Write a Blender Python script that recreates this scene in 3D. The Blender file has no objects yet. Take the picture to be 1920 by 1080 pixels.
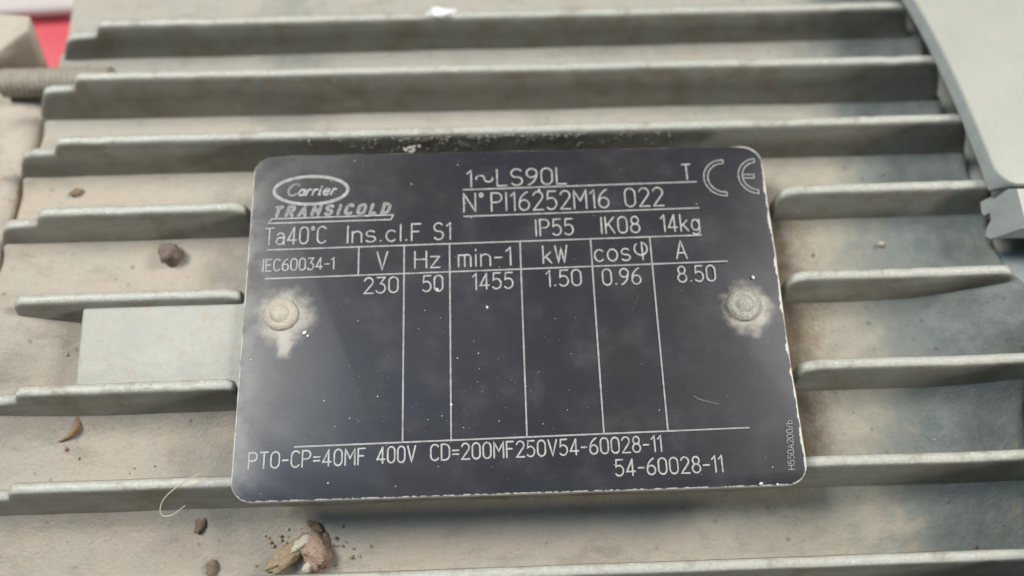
import bpy, bmesh, math, random
from mathutils import Vector, Matrix, noise as mnoise

random.seed(7)
MM = 0.001
scene = bpy.context.scene
COL = scene.collection

# ------------------------------------------------------------------ camera
cam_d = bpy.data.cameras.new("camera")
cam = bpy.data.objects.new("camera", cam_d)
COL.objects.link(cam)
cam_d.sensor_width = 36.0
cam_d.lens = 36.0 * 1649.85 / 1920.0
cam_d.clip_start = 0.005
cam_d.clip_end = 20.0
right = Vector((0.99927969, -0.03361704, 0.01763433)).normalized()
up = Vector((0.02549432, 0.93890714, 0.34421421))
up = (up - right * up.dot(right)).normalized()
back = right.cross(up)
m = Matrix((right, up, back)).transposed().to_4x4()
m.translation = Vector((37.721, -15.647, 129.41)) * MM
cam.matrix_world = m
cam_d.dof.use_dof = True
cam_d.dof.focus_distance = 0.131
cam_d.dof.aperture_fstop = 8.5
scene.camera = cam

# ------------------------------------------------------------------ world and lamps
world = bpy.data.worlds.new("World")
scene.world = world
world.use_nodes = True
bg = world.node_tree.nodes["Background"]
bg.inputs[0].default_value = (0.95, 0.97, 1.0, 1)
bg.inputs[1].default_value = 0.015


def area(name, loc, target, size, power, colour):
    d = bpy.data.lights.new(name, 'AREA')
    d.shape = 'RECTANGLE'
    d.size, d.size_y = size
    d.energy = power
    d.color = colour
    o = bpy.data.objects.new(name, d)
    COL.objects.link(o)
    o.location = loc
    o.rotation_euler = (Vector(target) - Vector(loc)).to_track_quat('-Z', 'Y').to_euler()
    return o


area("ceiling_lamp", (-0.62, 0.295, 0.95), (0.03, 0.04, 0), (0.36, 0.36), 14.8, (1.0, 0.94, 0.845))
area("right_lamp", (0.92, 0.33, 0.75), (0.06, 0.04, 0), (0.34, 0.34), 9.5, (1.0, 0.985, 0.935))
area("left_window", (-0.44, 0.10, 1.05), (0.04, 0.02, 0), (0.36, 0.36), 3.4, (0.25, 0.60, 1.0))
area("low_window", (0.85, -0.60, 0.29), (0.06, 0.04, 0), (0.20, 0.20), 4.6, (1.0, 0.985, 0.95))

scene.view_settings.view_transform = 'Standard'
scene.view_settings.look = 'None'
scene.view_settings.exposure = -0.06
scene.view_settings.gamma = 1.0
scene.cycles.use_denoising = True
scene.cycles.max_bounces = 6
scene.cycles.use_adaptive_sampling = True
scene.cycles.adaptive_threshold = 0.02
scene.render.film_transparent = False


# ------------------------------------------------------------------ node helpers
class NT:
    def __init__(self, name, rough=0.5, spec=0.5, metal=0.0):
        self.mat = bpy.data.materials.new(name)
        self.mat.use_nodes = True
        self.t = self.mat.node_tree
        self.b = self.t.nodes["Principled BSDF"]
        self.b.inputs["Roughness"].default_value = rough
        self.b.inputs["Specular IOR Level"].default_value = spec
        self.b.inputs["Metallic"].default_value = metal
        tc = self.t.nodes.new("ShaderNodeTexCoord")
        mp = self.t.nodes.new("ShaderNodeMapping")
        mp.inputs["Scale"].default_value = (1000, 1000, 1000)
        self.t.links.new(tc.outputs["Object"], mp.inputs["Vector"])
        self.co = mp.outputs[0]

    def put(self, sock, v):
        if isinstance(v, bpy.types.NodeSocket):
            self.t.links.new(v, sock)
        elif isinstance(v, (tuple, list)):
            v = tuple(v)
            if sock.type == 'RGBA' and len(v) == 3:
                v = v + (1,)
            sock.default_value = v
        else:
            sock.default_value = v

    def noise(self, scale, detail=4, rough=0.55, vec=None, dist=0.0):
        n = self.t.nodes.new("ShaderNodeTexNoise")
        self.put(n.inputs["Vector"], vec or self.co)
        n.inputs["Scale"].default_value = scale
        n.inputs["Detail"].default_value = detail
        n.inputs["Roughness"].default_value = rough
        n.inputs["Distortion"].default_value = dist
        return n.outputs["Fac"]

    def vor(self, scale, vec=None, out="Distance"):
        n = self.t.nodes.new("ShaderNodeTexVoronoi")
        self.put(n.inputs["Vector"], vec or self.co)
        n.inputs["Scale"].default_value = scale
        return n.outputs[out]

    def stretch(self, sx, sy, sz, off=(0, 0, 0)):
        n = self.t.nodes.new("ShaderNodeMapping")
        self.put(n.inputs["Vector"], self.co)
        n.inputs["Scale"].default_value = (sx, sy, sz)
        n.inputs["Location"].default_value = off
        return n.outputs[0]

    def ramp(self, v, a, b, lo=0.0, hi=1.0):
        n = self.t.nodes.new("ShaderNodeMapRange")
        n.interpolation_type = 'SMOOTHSTEP'
        self.put(n.inputs["Value"], v)
        self.put(n.inputs["From Min"], a)
        self.put(n.inputs["From Max"], b)
        self.put(n.inputs["To Min"], lo)
        self.put(n.inputs["To Max"], hi)
        return n.outputs[0]

    def math(self, op, a, b=0.0, c=0.0):
        n = self.t.nodes.new("ShaderNodeMath")
        n.operation = op
        self.put(n.inputs[0], a)
        self.put(n.inputs[1], b)
        self.put(n.inputs[2], c)
        return n.outputs[0]

    def vmath(self, op, a, b=(0, 0, 0), out=0):
        n = self.t.nodes.new("ShaderNodeVectorMath")
        n.operation = op
        self.put(n.inputs[0], a)
        self.put(n.inputs[1], b)
        return n.outputs[out]

    def xyz(self, v=None):
        n = self.t.nodes.new("ShaderNodeSeparateXYZ")
        self.put(n.inputs[0], v or self.co)
        return n.outputs

    def normal_z(self):
        g = self.t.nodes.new("ShaderNodeNewGeometry")
        s = self.t.nodes.new("ShaderNodeSeparateXYZ")
        self.t.links.new(g.outputs["Normal"], s.inputs[0])
        return s.outputs[2]

    def mix(self, fac, a, b):
        n = self.t.nodes.new("ShaderNodeMix")
        n.data_type = 'RGBA'
        self.put(n.inputs[0], fac)
        self.put(n.inputs[6], a)
        self.put(n.inputs[7], b)
        return n.outputs[2]

    def bump(self, h, strength=0.3, dist=0.0003):
        n = self.t.nodes.new("ShaderNodeBump")
        self.put(n.inputs["Height"], h)
        n.inputs["Strength"].default_value = strength
        n.inputs["Distance"].default_value = dist
        self.t.links.new(n.outputs[0], self.b.inputs["Normal"])

    def colour(self, v):
        self.put(self.b.inputs["Base Color"], v)

    def rough(self, v):
        self.put(self.b.inputs["Roughness"], v)


SHADED_PAINT = (0.140, 0.168, 0.163)  # bare housing paint, darkened to hold the fan cover's shade
SHADED_PAINT2 = (0.215, 0.236, 0.218)
DUST = (0.515, 0.435, 0.350)
DUST2 = (0.475, 0.435, 0.36)
RIVET = ((5.84, 28.28), (77.77, 27.87))


def mat_floor():
    n = NT("dusty_cast_housing", 0.62, 0.3)
    x, y, z = n.xyz()
    big = n.noise(0.07, 3, 0.6)
    mid = n.noise(0.33, 5, 0.65)
    fine = n.noise(1.9, 4, 0.7)
    grit = n.noise(5.0, 3, 0.7)
    paint = n.mix(n.ramp(mid, 0.3, 0.7), SHADED_PAINT, SHADED_PAINT2)
    dust = n.mix(n.ramp(big, 0.35, 0.65), DUST, DUST2)
    dust = n.mix(n.ramp(fine, 0.35, 0.75, 0, 0.40), dust, (0.58, 0.52, 0.435))
    dust = n.mix(n.ramp(n.math('ADD', x, n.ramp(big, 0.2, 0.8, -25, 25)), 40, 104, 0, 0.9), dust, (0.415, 0.380, 0.305))
    dust = n.mix(n.ramp(y, 60, 76, 0, 0.75), dust, (0.475, 0.455, 0.395))
    # old grime: smeared olive-brown patches
    grime = n.noise(0.20, 6, 0.72, n.stretch(0.55, 1.0, 1.0, (13, 41, 0)))
    dust = n.mix(n.ramp(grime, 0.50, 0.72, 0, 0.55), dust, (0.30, 0.265, 0.205))
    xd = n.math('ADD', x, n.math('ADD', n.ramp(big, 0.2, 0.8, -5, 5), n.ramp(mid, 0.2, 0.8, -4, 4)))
    clean = n.ramp(xd, 94, 109)  # dust-free paint at the right end, with the fan cover's shade painted in
    thin = n.math('MULTIPLY', n.ramp(mid, 0.45, 0.80, 0, 0.40), n.ramp(x, 30, 95, 0.4, 1.0))
    # greyer band along the plate's left edge
    left_band = n.math('MULTIPLY', n.ramp(xd, -9, 0, 0, 0.35), n.ramp(xd, 2, 10, 1, 0))
    fac = n.math('SUBTRACT', 1.0, n.math('MAXIMUM', n.math('MAXIMUM', n.math('MULTIPLY', clean, 0.93), thin), left_band))
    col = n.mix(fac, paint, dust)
    # brown rust water-stains beside the plate's right edge
    xr = n.math('ADD', x, n.ramp(fine, 0.2, 0.8, -3.0, 3.0))
    rust = n.math('MULTIPLY', n.ramp(xr, 84, 86), n.ramp(xr, 87, 96, 1, 0))
    rust = n.math('MULTIPLY', rust, n.ramp(mid, 0.3, 0.6, 0.35, 0.95))
    rust = n.math('MULTIPLY', rust, n.math('MULTIPLY', n.ramp(y, 52, 47), n.ramp(y, -1, 5)))
    col = n.mix(rust, col, (0.27, 0.185, 0.115))
    # orange-brown tint patches
    col = n.mix(n.ramp(n.noise(0.16, 4, 0.6, n.stretch(1, 1, 1, (31, 7, 0))), 0.58, 0.78, 0, 0.5), col, (0.47, 0.345, 0.24))
    # dark specks of dirt
    sp = n.math('MULTIPLY', n.ramp(n.vor(0.42), 0.05, 0.24, 1, 0), n.ramp(n.noise(0.4, 2, 0.5, n.stretch(1, 1, 1, (9, 3, 1))), 0.52, 0.62))
    sp = n.math('MULTIPLY', sp, n.ramp(grit, 0.35, 0.6))
    col = n.mix(n.math('MULTIPLY', sp, 0.75), col, (0.10, 0.075, 0.055))
    sp2 = n.math('MULTIPLY', n.ramp(n.vor(1.3), 0.06, 0.2, 1, 0), n.ramp(mid, 0.5, 0.6))
    col = n.mix(n.math('MULTIPLY', sp2, 0.55), col, (0.15, 0.12, 0.09))
    pl = n.math('MULTIPLY', n.ramp(n.vor(0.8, n.stretch(1, 1, 1, (5, 50, 2))), 0.04, 0.13, 1, 0), n.ramp(big, 0.5, 0.6, 0, 0.5))
    col = n.mix(n.math('MULTIPLY', pl, 0.7), col, (0.72, 0.69, 0.62))
    n.colour(col)
    n.rough(n.math('SUBTRACT', 0.85, n.math('MULTIPLY', clean, 0.35)))
    h = n.math('ADD', n.math('MULTIPLY', fine, 0.7), n.math('ADD', mid, n.math('MULTIPLY', grit, 0.35)))
    n.bump(h, 0.55, 0.0005)
    return n.mat


def mat_fin():
    n = NT("grey_green_fin_paint", 0.42, 0.5)
    x, y, z = n.xyz()
    nz = n.normal_z()
    mid = n.noise(0.3, 5, 0.6)
    fine = n.noise(1.6, 4, 0.7)
    streak = n.noise(0.5, 4, 0.6, n.stretch(0.25, 1.5, 1.5))
    paint = n.mix(n.ramp(streak, 0.3, 0.7), (0.245, 0.244, 0.212), (0.295, 0.286, 0.240))
    # brownish grime on the flanks
    paint = n.mix(n.ramp(n.noise(0.12, 4, 0.65, n.stretch(1, 1, 1, (3, 20, 8))), 0.42, 0.68, 0, 0.75), paint, (0.185, 0.150, 0.105))
    up_ = n.ramp(nz, 0.35, 0.85)
    tip = n.mix(n.ramp(fine, 0.3, 0.7), (0.45, 0.455, 0.40), (0.56, 0.55, 0.485))
    wear = n.ramp(n.noise(0.9, 5, 0.75, n.stretch(0.5, 1, 1, (2, 0, 0))), 0.60, 0.70)
    tip = n.mix(n.math('MULTIPLY', wear, 0.8), tip, (0.78, 0.77, 0.72))
    dirt = n.ramp(n.noise(0.25, 5, 0.7, n.stretch(1, 1, 1, (40, 0, 0))), 0.50, 0.68, 0, 0.7)
    tip = n.mix(dirt, tip, (0.33, 0.29, 0.225))
    col = n.mix(up_, paint, tip)
    # pale lime splashes
    sp = n.math('MULTIPLY', n.ramp(n.vor(0.35, n.stretch(1, 1, 1, (1, 2, 3))), 0.04, 0.15, 1, 0), n.ramp(mid, 0.52, 0.62))
    col = n.mix(n.math('MULTIPLY', sp, 0.45), col, (0.66, 0.64, 0.58))
    dk = n.math('MULTIPLY', n.ramp(n.vor(0.55, n.stretch(1, 1, 1, (11, 2, 3))), 0.03, 0.14, 1, 0), n.ramp(fine, 0.5, 0.6))
    col = n.mix(n.math('MULTIPLY', dk, 0.6), col, (0.12, 0.10, 0.08))
    n.colour(col)
    n.rough(n.math('SUBTRACT', n.ramp(mid, 0.3, 0.7, 0.40, 0.58), n.math('MULTIPLY', up_, 0.08)))
    n.bump(n.math('ADD', n.math('ADD', fine, n.math('MULTIPLY', n.noise(5.0, 2, 0.6), 0.35)), n.math('MULTIPLY', mid, 1.2)), 0.32, 0.0004)
    return n.mat


def mat_plate():
    n = NT("black_anodised_plate", 0.4, 0.38)
    x, y, z = n.xyz()
    big = n.noise(0.06, 4, 0.6)
    mid = n.noise(0.16, 5, 0.58)
    fine = n.noise(1.4, 5, 0.75)
    brush = n.noise(1.0, 3, 0.6, n.stretch(0.12, 6.0, 1))
    col = n.mix(n.ramp(big, 0.3, 0.7), (0.025, 0.026, 0.033), (0.032, 0.031, 0.035))
    haze = n.math('MULTIPLY', n.ramp(mid, 0.45, 0.80, 0, 0.10), n.ramp(fine, 0.2, 0.8, 0.4, 1.2))
    col = n.mix(haze, col, (0.30, 0.30, 0.31))
    col = n.mix(n.ramp(brush, 0.45, 0.75, 0, 0.03), col, (0.28, 0.26, 0.26))
    # pale corrosion blooms round the two rivets, one with a run below it
    wob = n.math('MULTIPLY', n.math('SUBTRACT', n.noise(0.42, 3, 0.55), 0.5), 4.0)
    for (cx, cy), r, (ox, oy), s in ((RIVET[0], 4.6, (0.6, -0.3), 0.80), (RIVET[1], 4.1, (0.6, -0.55), 0.92)):
        p = n.vmath('SUBTRACT', n.co, (cx + ox, cy + oy, 0))
        d = n.math('ADD', n.vmath('LENGTH', p, (0, 0, 0), 1), wob)
        col = n.mix(n.ramp(d, r * 0.50, r * 1.18, s, 0), col, n.mix(n.ramp(fine, 0.35, 0.65), (0.34, 0.30, 0.24), (0.47, 0.44, 0.375)))
    px = n.math('ABSOLUTE', n.math('ADD', n.math('SUBTRACT', x, 6.6), n.math('MULTIPLY', wob, 0.5)))
    run = n.math('MULTIPLY', n.ramp(px, 0.3, 1.5, 0.75, 0), n.math('MULTIPLY', n.ramp(y, 20.8, 22.5), n.ramp(y, 25, 26, 1, 0)))
    col = n.mix(run, col, (0.45, 0.42, 0.36))
    # wiped dusty film at the upper left corner and left edge
    film = n.math('MAXIMUM', n.math('MULTIPLY', n.ramp(x, 6, 0), n.ramp(mid, 0.35, 0.6)), n.math('MULTIPLY', n.ramp(n.math('SUBTRACT', x, n.math('MULTIPLY', y, 0.8)), -10, -45), n.ramp(mid, 0.25, 0.6, 0.25, 0.6)))
    col = n.mix(n.math('MULTIPLY', film, 0.38), col, (0.40, 0.39, 0.37))
    # rubbed, chipped rim: rounded-rectangle distance
    q = n.vmath('SUBTRACT', n.vmath('ABSOLUTE', n.vmath('SUBTRACT', n.vmath('MULTIPLY', n.co, (1, 1, 0)), (42, 28, 0))), (39, 25, 0))
    q = n.vmath('MAXIMUM', q, (0, 0, 0))
    sd = n.math('SUBTRACT', 3.0, n.vmath('LENGTH', q, (0, 0, 0), 1))
    rightw = n.math('MULTIPLY', n.ramp(x, 78, 83.5), n.ramp(n.noise(0.22, 3, 0.6, n.stretch(0, 1, 0, (0, 0.6, 0))), 0.40, 0.62, 0.10, 0.42))
    botw = n.math('MULTIPLY', n.ramp(y, 4, 0.6, 0, 0.12), n.ramp(n.noise(0.9, 4, 0.7), 0.42, 0.55))
    leftw = n.math('MULTIPLY', n.ramp(x, 4, 0.6, 0, 0.12), n.ramp(n.noise(0.2, 3, 0.7), 0.35, 0.55))
    w = n.math('ADD', n.math('ADD', rightw, botw), n.math('ADD', leftw, 0.08))
    w = n.math('MULTIPLY', w, n.ramp(fine, 0.25, 0.7, 0.75, 1.2))
    chip = n.ramp(n.math('SUBTRACT', sd, w), -0.05, 0.08, 1, 0)
    col = n.mix(chip, col, (0.56, 0.545, 0.49))
    n.colour(col)
    n.rough(n.ramp(mid, 0.3, 0.75, 0.40, 0.46))
    n.bump(n.math('ADD', fine, n.math('MULTIPLY', brush, 0.5)), 0.06, 0.0002)
    return n.mat


def mat_simple(name, c1, c2, rough=0.6, scale=0.6, bump=0.3, metal=0.0, spec=0.4, c3=None):
    n = NT(name, rough, spec, metal)
    a = n.noise(scale, 5, 0.65)
    col = n.mix(n.ramp(a, 0.3, 0.7), c1, c2)
    if c3:
        b = n.noise(scale * 3.1, 4, 0.7, n.stretch(1, 1, 1, (17, 5, 3)))
        col = n.mix(n.ramp(b, 0.52, 0.68), col, c3)
    n.colour(col)
    n.bump(n.math('ADD', a, n.noise(scale * 4, 3, 0.6)), bump, 0.0004)
    return n.mat


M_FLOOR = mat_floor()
M_FIN = mat_fin()
M_PLATE = mat_plate()
M_COVER = mat_simple("pale_grey_sheet_paint", (0.455, 0.46, 0.405), (0.495, 0.495, 0.435), 0.45, 0.08, 0.10)
M_COVER_EDGE = mat_simple("grey_blue_cover_edge", (0.27, 0.30, 0.295), (0.33, 0.35, 0.335), 0.5, 0.3, 0.1)  # cover paint darkened: shade on its side faces put into the colour
M_SHIELD = mat_simple("dusty_end_shield", (0.45, 0.39, 0.32), (0.53, 0.475, 0.40), 0.75, 0.15, 0.15, c3=(0.43, 0.345, 0.265))
M_PAD = mat_simple("pale_pad_paint", (0.42, 0.42, 0.37), (0.48, 0.47, 0.41), 0.6, 0.15, 0.4, c3=(0.45, 0.405, 0.335))
M_BOLT = mat_simple("dull_zinc_thread", (0.40, 0.37, 0.305), (0.31, 0.27, 0.205), 0.65, 0.5, 0.5, 0.1, c3=(0.40, 0.36, 0.29))
M_RIVET = mat_simple("corroded_rivet", (0.60, 0.58, 0.52), (0.44, 0.43, 0.38), 0.45, 0.9, 0.8, 0.55, c3=(0.60, 0.56, 0.48))
M_RIVET_L = mat_simple("sandy_corroded_rivet", (0.60, 0.55, 0.46), (0.52, 0.46, 0.37), 0.7, 0.8, 0.6, 0.0, c3=(0.55, 0.42, 0.31))
def mat_engraved(name, c1, c2, dirt):
    n = NT(name, 0.5, 0.5)
    a = n.noise(1.1, 4, 0.7)
    b_ = n.noise(0.45, 5, 0.7, n.stretch(1, 1, 0, (7, 19, 0)))
    col = n.mix(n.ramp(a, 0.3, 0.7), c1, c2)
    col = n.mix(n.ramp(b_, 0.52, 0.70, 0, dirt), col, (0.13, 0.125, 0.12))
    n.colour(col)
    return n.mat


M_ENGRAVE = mat_engraved("engraved_bright_metal", (0.52, 0.52, 0.49), (0.34, 0.34, 0.325), 0.6)
M_ENGRAVE_DIM = mat_engraved("fainter_engraved_metal", (0.38, 0.37, 0.355), (0.22, 0.21, 0.205), 0.6)
M_RULE = mat_engraved("engraved_rule_metal", (0.44, 0.44, 0.41), (0.31, 0.305, 0.29), 0.5)
M_CORE = mat_simple("dark_letter_core", (0.085, 0.087, 0.088), (0.15, 0.15, 0.148), 0.5, 1.2, 0.0)


# ------------------------------------------------------------------ mesh helpers
def mesh_obj(name, verts, faces, mat, parent=None, smooth=False, mats=None, fmats=None):
    me = bpy.data.meshes.new(name)
    me.from_pydata([(v[0] * MM, v[1] * MM, v[2] * MM) for v in verts], [], faces)
    for mm_ in (mats or [mat]):
        me.materials.append(mm_)
    if fmats:
        me.polygons.foreach_set("material_index", fmats)
    bm = bmesh.new()
    bm.from_mesh(me)
    bmesh.ops.recalc_face_normals(bm, faces=bm.faces[:])
    bm.to_mesh(me)
    bm.free()
    if smooth:
        me.polygons.foreach_set("use_smooth", [True] * len(me.polygons))
    me.update()
    o = bpy.data.objects.new(name, me)
    COL.objects.link(o)
    if parent is not None:
        o.parent = parent
        if parent.type == 'EMPTY':
            o.location = -parent.location
    return o


def smooth_by_angle(o, deg=35):
    for p in o.data.polygons:
        p.use_smooth = True
    bm = bmesh.new()
    bm.from_mesh(o.data)
    for e in bm.edges:
        if len(e.link_faces) == 2 and e.calc_face_angle(0) > math.radians(deg):
            e.smooth = False
    bm.to_mesh(o.data)
    bm.free()


def tag(o, label, cat=None, group=None, kind=None):
    if label:
        o["label"] = label
    if cat:
        o["category"] = cat
    if group:
        o["group"] = group
    if kind:
        o["kind"] = kind
    return o


def empty(name, loc):
    o = bpy.data.objects.new(name, None)
    COL.objects.link(o)
    o.location = Vector(loc) * MM
    o.empty_display_size = 0.01
    return o


def nz(x, y, z=0.0):
    return mnoise.noise(Vector((x, y, z)))


# ------------------------------------------------------------------ housing profile
YC_F, R_F, Z_F = 36.0, 120.0, -7.8       # floor between the fins
YC_T, R_T, Z_T = 40.0, 180.0, 0.3        # line of the fin tips
LEAN = math.radians(14)
DY, DZ = math.sin(LEAN), math.cos(LEAN)


def floor_z(y):
    if y > 70:      # the casting flattens out towards its far side
        return Z_F - 34.0 ** 2 / 208.0 - (34.0 / 104.0) * 5.5 * (1 - math.exp(-(y - 70) / 5.5))
    if y > YC_F:
        return Z_F - (y - YC_F) ** 2 / 208.0
    return Z_F - (y - YC_F) ** 2 / (2 * R_F)


def tip_z(y):
    return Z_T - (R_T - math.sqrt(R_T ** 2 - (y - YC_T) ** 2))


# fin tip lines: (y at x=40, slope)
FIN_LINES = [(132.6, 0.004), (88.52, 0.0098), (74.67, 0.0035), (60.99, 0.0061), (47.54, 0.0085), (32.55, 0.0057), (18.24, 0.0056),
             (3.94, 0.0024), (-10.29, 0.0015), (-24.4, 0.0015)]


def tip_y(k, x):
    return FIN_LINES[k][0] + FIN_LINES[k][1] * (x - 40)


def root_y(k, x):
    y = tip_y(k, x)
    z = tip_z(y)
    h = 8.5
    for _ in range(4):
        h = (z - floor_z(y - h * DY)) / DZ
    return y - h * DY


def mound(x, y):
    a = 6.4 * math.exp(-((x + 45) / 13.0) ** 2 - ((y - 27) / 9.5) ** 2)
    b = 6.6 * math.exp(-((x - 130) / 15.0) ** 2 - ((y - 27) / 9.5) ** 2)
    return a + b


MOTOR = empty("electric_motor", (42, 34, -163))
tag(MOTOR, "grey-green finned electric motor with a black engraved rating plate riveted on", "electric motor")


def build_housing():
    verts, faces = [], []
    ys = []
    y = -46.0
    while y <= 106.01:
        ys.append(y)
        y += 0.8
    xs = [-42.6, -42.2, -41.5, -40.4, -39.2] + [-38.0 + 1.5 * i for i in range(108)] + [123.6, 124.2]
    und = []
    cy, cz = 32.0, -88.0
    ze = floor_z(106.0)
    zs = floor_z(-46.0)
    a1 = math.atan2(ze - cz, 106.0 - cy)
    a0 = math.atan2(zs - cz, -46.0 - cy)
    r1 = math.hypot(ze - cz, 106 - cy)
    r0 = math.hypot(zs - cz, -46 - cy)
    n_u = 40
    for i in range(1, n_u):
        t = i / n_u
        a = a1 + (a0 - 0 - a1 - 2 * math.pi if a0 > a1 else a0 - a1) * t
        r = r1 + (r0 - r1) * t
        r = r * (1 - t * (1 - t) * 1.2) + 75 * t * (1 - t) * 1.2
        und.append((cy + r * math.cos(a), cz + r * math.sin(a)))
    npf = len(ys) + len(und)
    for i, x in enumerate(xs):
        edge = 0.0
        if i == 0:
            edge = 0.9
        elif i == 1:
            edge = 0.35
        elif i == len(xs) - 1:
            edge = 0.5
        for y in ys:
            z = floor_z(y) + mound(x, y)
            for k in range(len(FIN_LINES)):
                d = y - root_y(k, x)
                if abs(d) < 5:
                    z += 1.5 * math.exp(-(d / 2.2) ** 2)
            z += 0.10 * nz(x * 0.12, y * 0.12) + 0.05 * nz(x * 0.5, y * 0.5, 4) - edge
            verts.append((x, y, z))
        for (yy, zz) in und:
            verts.append((x, yy, zz))
    nx = len(xs)
    for i in range(nx - 1):
        for j in range(npf):
            j2 = (j + 1) % npf
            faces.append((i * npf + j, i * npf + j2, (i + 1) * npf + j2, (i + 1) * npf + j))
    faces.append(tuple(range(npf)))
    faces.append(tuple((nx - 1) * npf + j for j in range(npf)))
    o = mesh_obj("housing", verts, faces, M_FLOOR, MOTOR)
    smooth_by_angle(o, 40)
    o["label"] = "dusty beige cast housing floor between the fins"


build_housing()


# ------------------------------------------------------------------ cooling fins
def build_fin(k, x0, x1, left, right, seed, label=None):
    """left/right: 'step', 'round' or 'taper' ends."""
    st = []   # (x, drop)
    full = 99.0
    if left == 'step':
        st += [(x0 - 2.2, full), (x0 - 2.15, 8.5), (x0 - 1.3, 6.6), (x0 - 0.5, 4.9), (x0 + 0.1, 3.8), (x0 + 0.7, 3.1), (x0 + 1.7, 2.75), (x0 + 5.6, 2.5), (x0 + 6.2, 2.3), (x0 + 6.9, 0.7), (x0 + 7.5, 0.12), (x0 + 8.2, 0.0)]
    elif left == 'round':
        st += [(x0, full), (x0 + 0.05, 2.6), (x0 + 0.3, 1.2), (x0 + 0.9, 0.35), (x0 + 1.8, 0.05), (x0 + 2.6, 0.0)]
    else:
        st += [(x0, full), (x0 + 0.05, 2.0), (x0 + 0.3, 1.2), (x0 + 0.9, 0.65), (x0 + 1.7, 0.3), (x0 + 2.8, 0.06), (x0 + 4.0, 0.0)]
    if right == 'under':
        en = [(x1 - 2.4, 0.0), (x1 - 1.3, 0.1), (x1 - 0.6, 0.5), (x1 - 0.2, 1.1), (x1 + 0.4, 2.2), (x1 + 1.6, 4.6), (x1 + 2.6, 7.4), (x1 + 2.65, full)]
    elif right == 'round':
        en = [(x1 - 2.4, 0.0), (x1 - 1.3, 0.1), (x1 - 0.6, 0.5), (x1 - 0.2, 1.2), (x1 - 0.05, 2.6), (x1, full)]
    else:
        en = [(x1 - 2.8, 0.0), (x1 - 1.7, 0.12), (x1 - 0.9, 0.4), (x1 - 0.35, 0.9), (x1 - 0.05, 1.9), (x1, full)]
    x = st[-1][0] + 1.2
    while x < en[0][0] - 0.6:
        st.append((x, 0.0))
        x += 1.2
    st += en
    # section: (side, depth below tip, half thickness)
    sec = [(-1, 40, 0), (-1, 8.0, 1.00), (-1, 4.0, 0.98), (-1, 1.3, 0.95), (-1, 0.55, 0.86), (-1, 0.16, 0.60), (0, 0.0, 0.0),
           (1, 0.16, 0.60), (1, 0.55, 0.86), (1, 1.3, 0.96), (1, 4.0, 1.20), (1, 8.0, 1.65), (1, 40, 0)]
    verts, faces = [], []
    ns = len(sec)
    for (x, drop) in st:
        ty = tip_y(k, x)
        tz = tip_z(ty)
        ry = root_y(k, x)
        H = (ty - ry) / DY + 1.6
        jit = 0.10 * nz(x * 0.35, seed * 3.3) + 0.05 * nz(x * 1.7, seed * 5.1)
        chip = max(0.0, nz(x * 0.55, seed * 9.7, 3.0) - 0.48) * 1.1
        shift = 0.12 * nz(x * 0.05, seed * 2.2, 7.0)
        base = min(drop, H - 1.0)
        for (s, dep, ht) in sec:
            if dep >= 40:
                d = H
                ht2 = 1.15 if s < 0 else 2.0
            else:
                d = base + dep * (min(1.0, (H - base) / 10.0)) - (jit if dep < 2 else 0) + (chip if dep < 0.3 else 0)
                ht2 = ht
            side = s * (ht2 + (0.05 * nz(x * 0.8, dep + seed, s) if s else 0))
            # along the fin: -d * lean dir ; across: perpendicular
            yy = ty + shift - d * DY + side * DZ
            zz = tz - d * DZ - side * DY
            verts.append((x, yy, zz))
    for i in range(len(st) - 1):
        for j in range(ns - 1):
            faces.append((i * ns + j, i * ns + j + 1, (i + 1) * ns + j + 1, (i + 1) * ns + j))
        faces.append((i * ns + ns - 1, i * ns, (i + 1) * ns, (i + 1) * ns + ns - 1))
    faces.append(tuple(range(ns)))
    faces.append(tuple((len(st) - 1) * ns + j for j in range(ns)))
    o = mesh_obj("cooling_fin", verts, faces, M_FIN, MOTOR)
    smooth_by_angle(o, 50)
    if label:
        o["label"] = label
    return o


build_fin(1, -39.4, 118.3, 'step', 'under', 1, "farthest fin in view, chalky white blob on its tip")
build_fin(2, -40.2, 119.9, 'step', 'under', 2)
build_fin(3, -40.6, 120.9, 'step', 'under', 3, "fin just above the plate, crusted with pale splashes")
build_fin(4, -41.0, -0.9, 'step', 'taper', 4)
build_fin(4, 86.3, 122.0, 'taper', 'under', 5)
build_fin(5, -36.0, -0.6, 'round', 'taper', 6)
build_fin(5, 85.9, 122.1, 'taper', 'round', 7)
build_fin(6, -40.5, -0.6, 'step', 'taper', 8)
build_fin(6, 85.9, 128.0, 'taper', 'round', 9)
build_fin(7, -40.5, 128.0, 'step', 'round', 10)
build_fin(8, -40.5, 128.0, 'step', 'round', 11, "nearest fin in view with worn bright flecks on its tip")
build_fin(9, -40.5, 128.0, 'step', 'round', 12)


# ------------------------------------------------------------------ raised pad under the plate
def build_block(name, poly, z0, z1, mat, parent, bevel=0.5, seg=3, slope=None):
    """prism from an xy polygon with bevelled top edges"""
    n = len(poly)
    verts = [(x, y, z0) for x, y in poly] + [(x, y, z1 + (slope(x, y) if slope else 0)) for x, y in poly]
    faces = [tuple(range(n)), tuple(range(n, 2 * n))]
    for i in range(n):
        faces.append((i, (i + 1) % n, n + (i + 1) % n, n + i))
    o = mesh_obj(name, verts, faces, mat, parent)
    if bevel:
        md = o.modifiers.new("bevel", 'BEVEL')
        md.width = bevel * MM
        md.segments = seg
        md.limit_method = 'ANGLE'
        md.angle_limit = math.radians(40)
        for p in o.data.polygons:
            p.use_smooth = True
    return o


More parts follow.
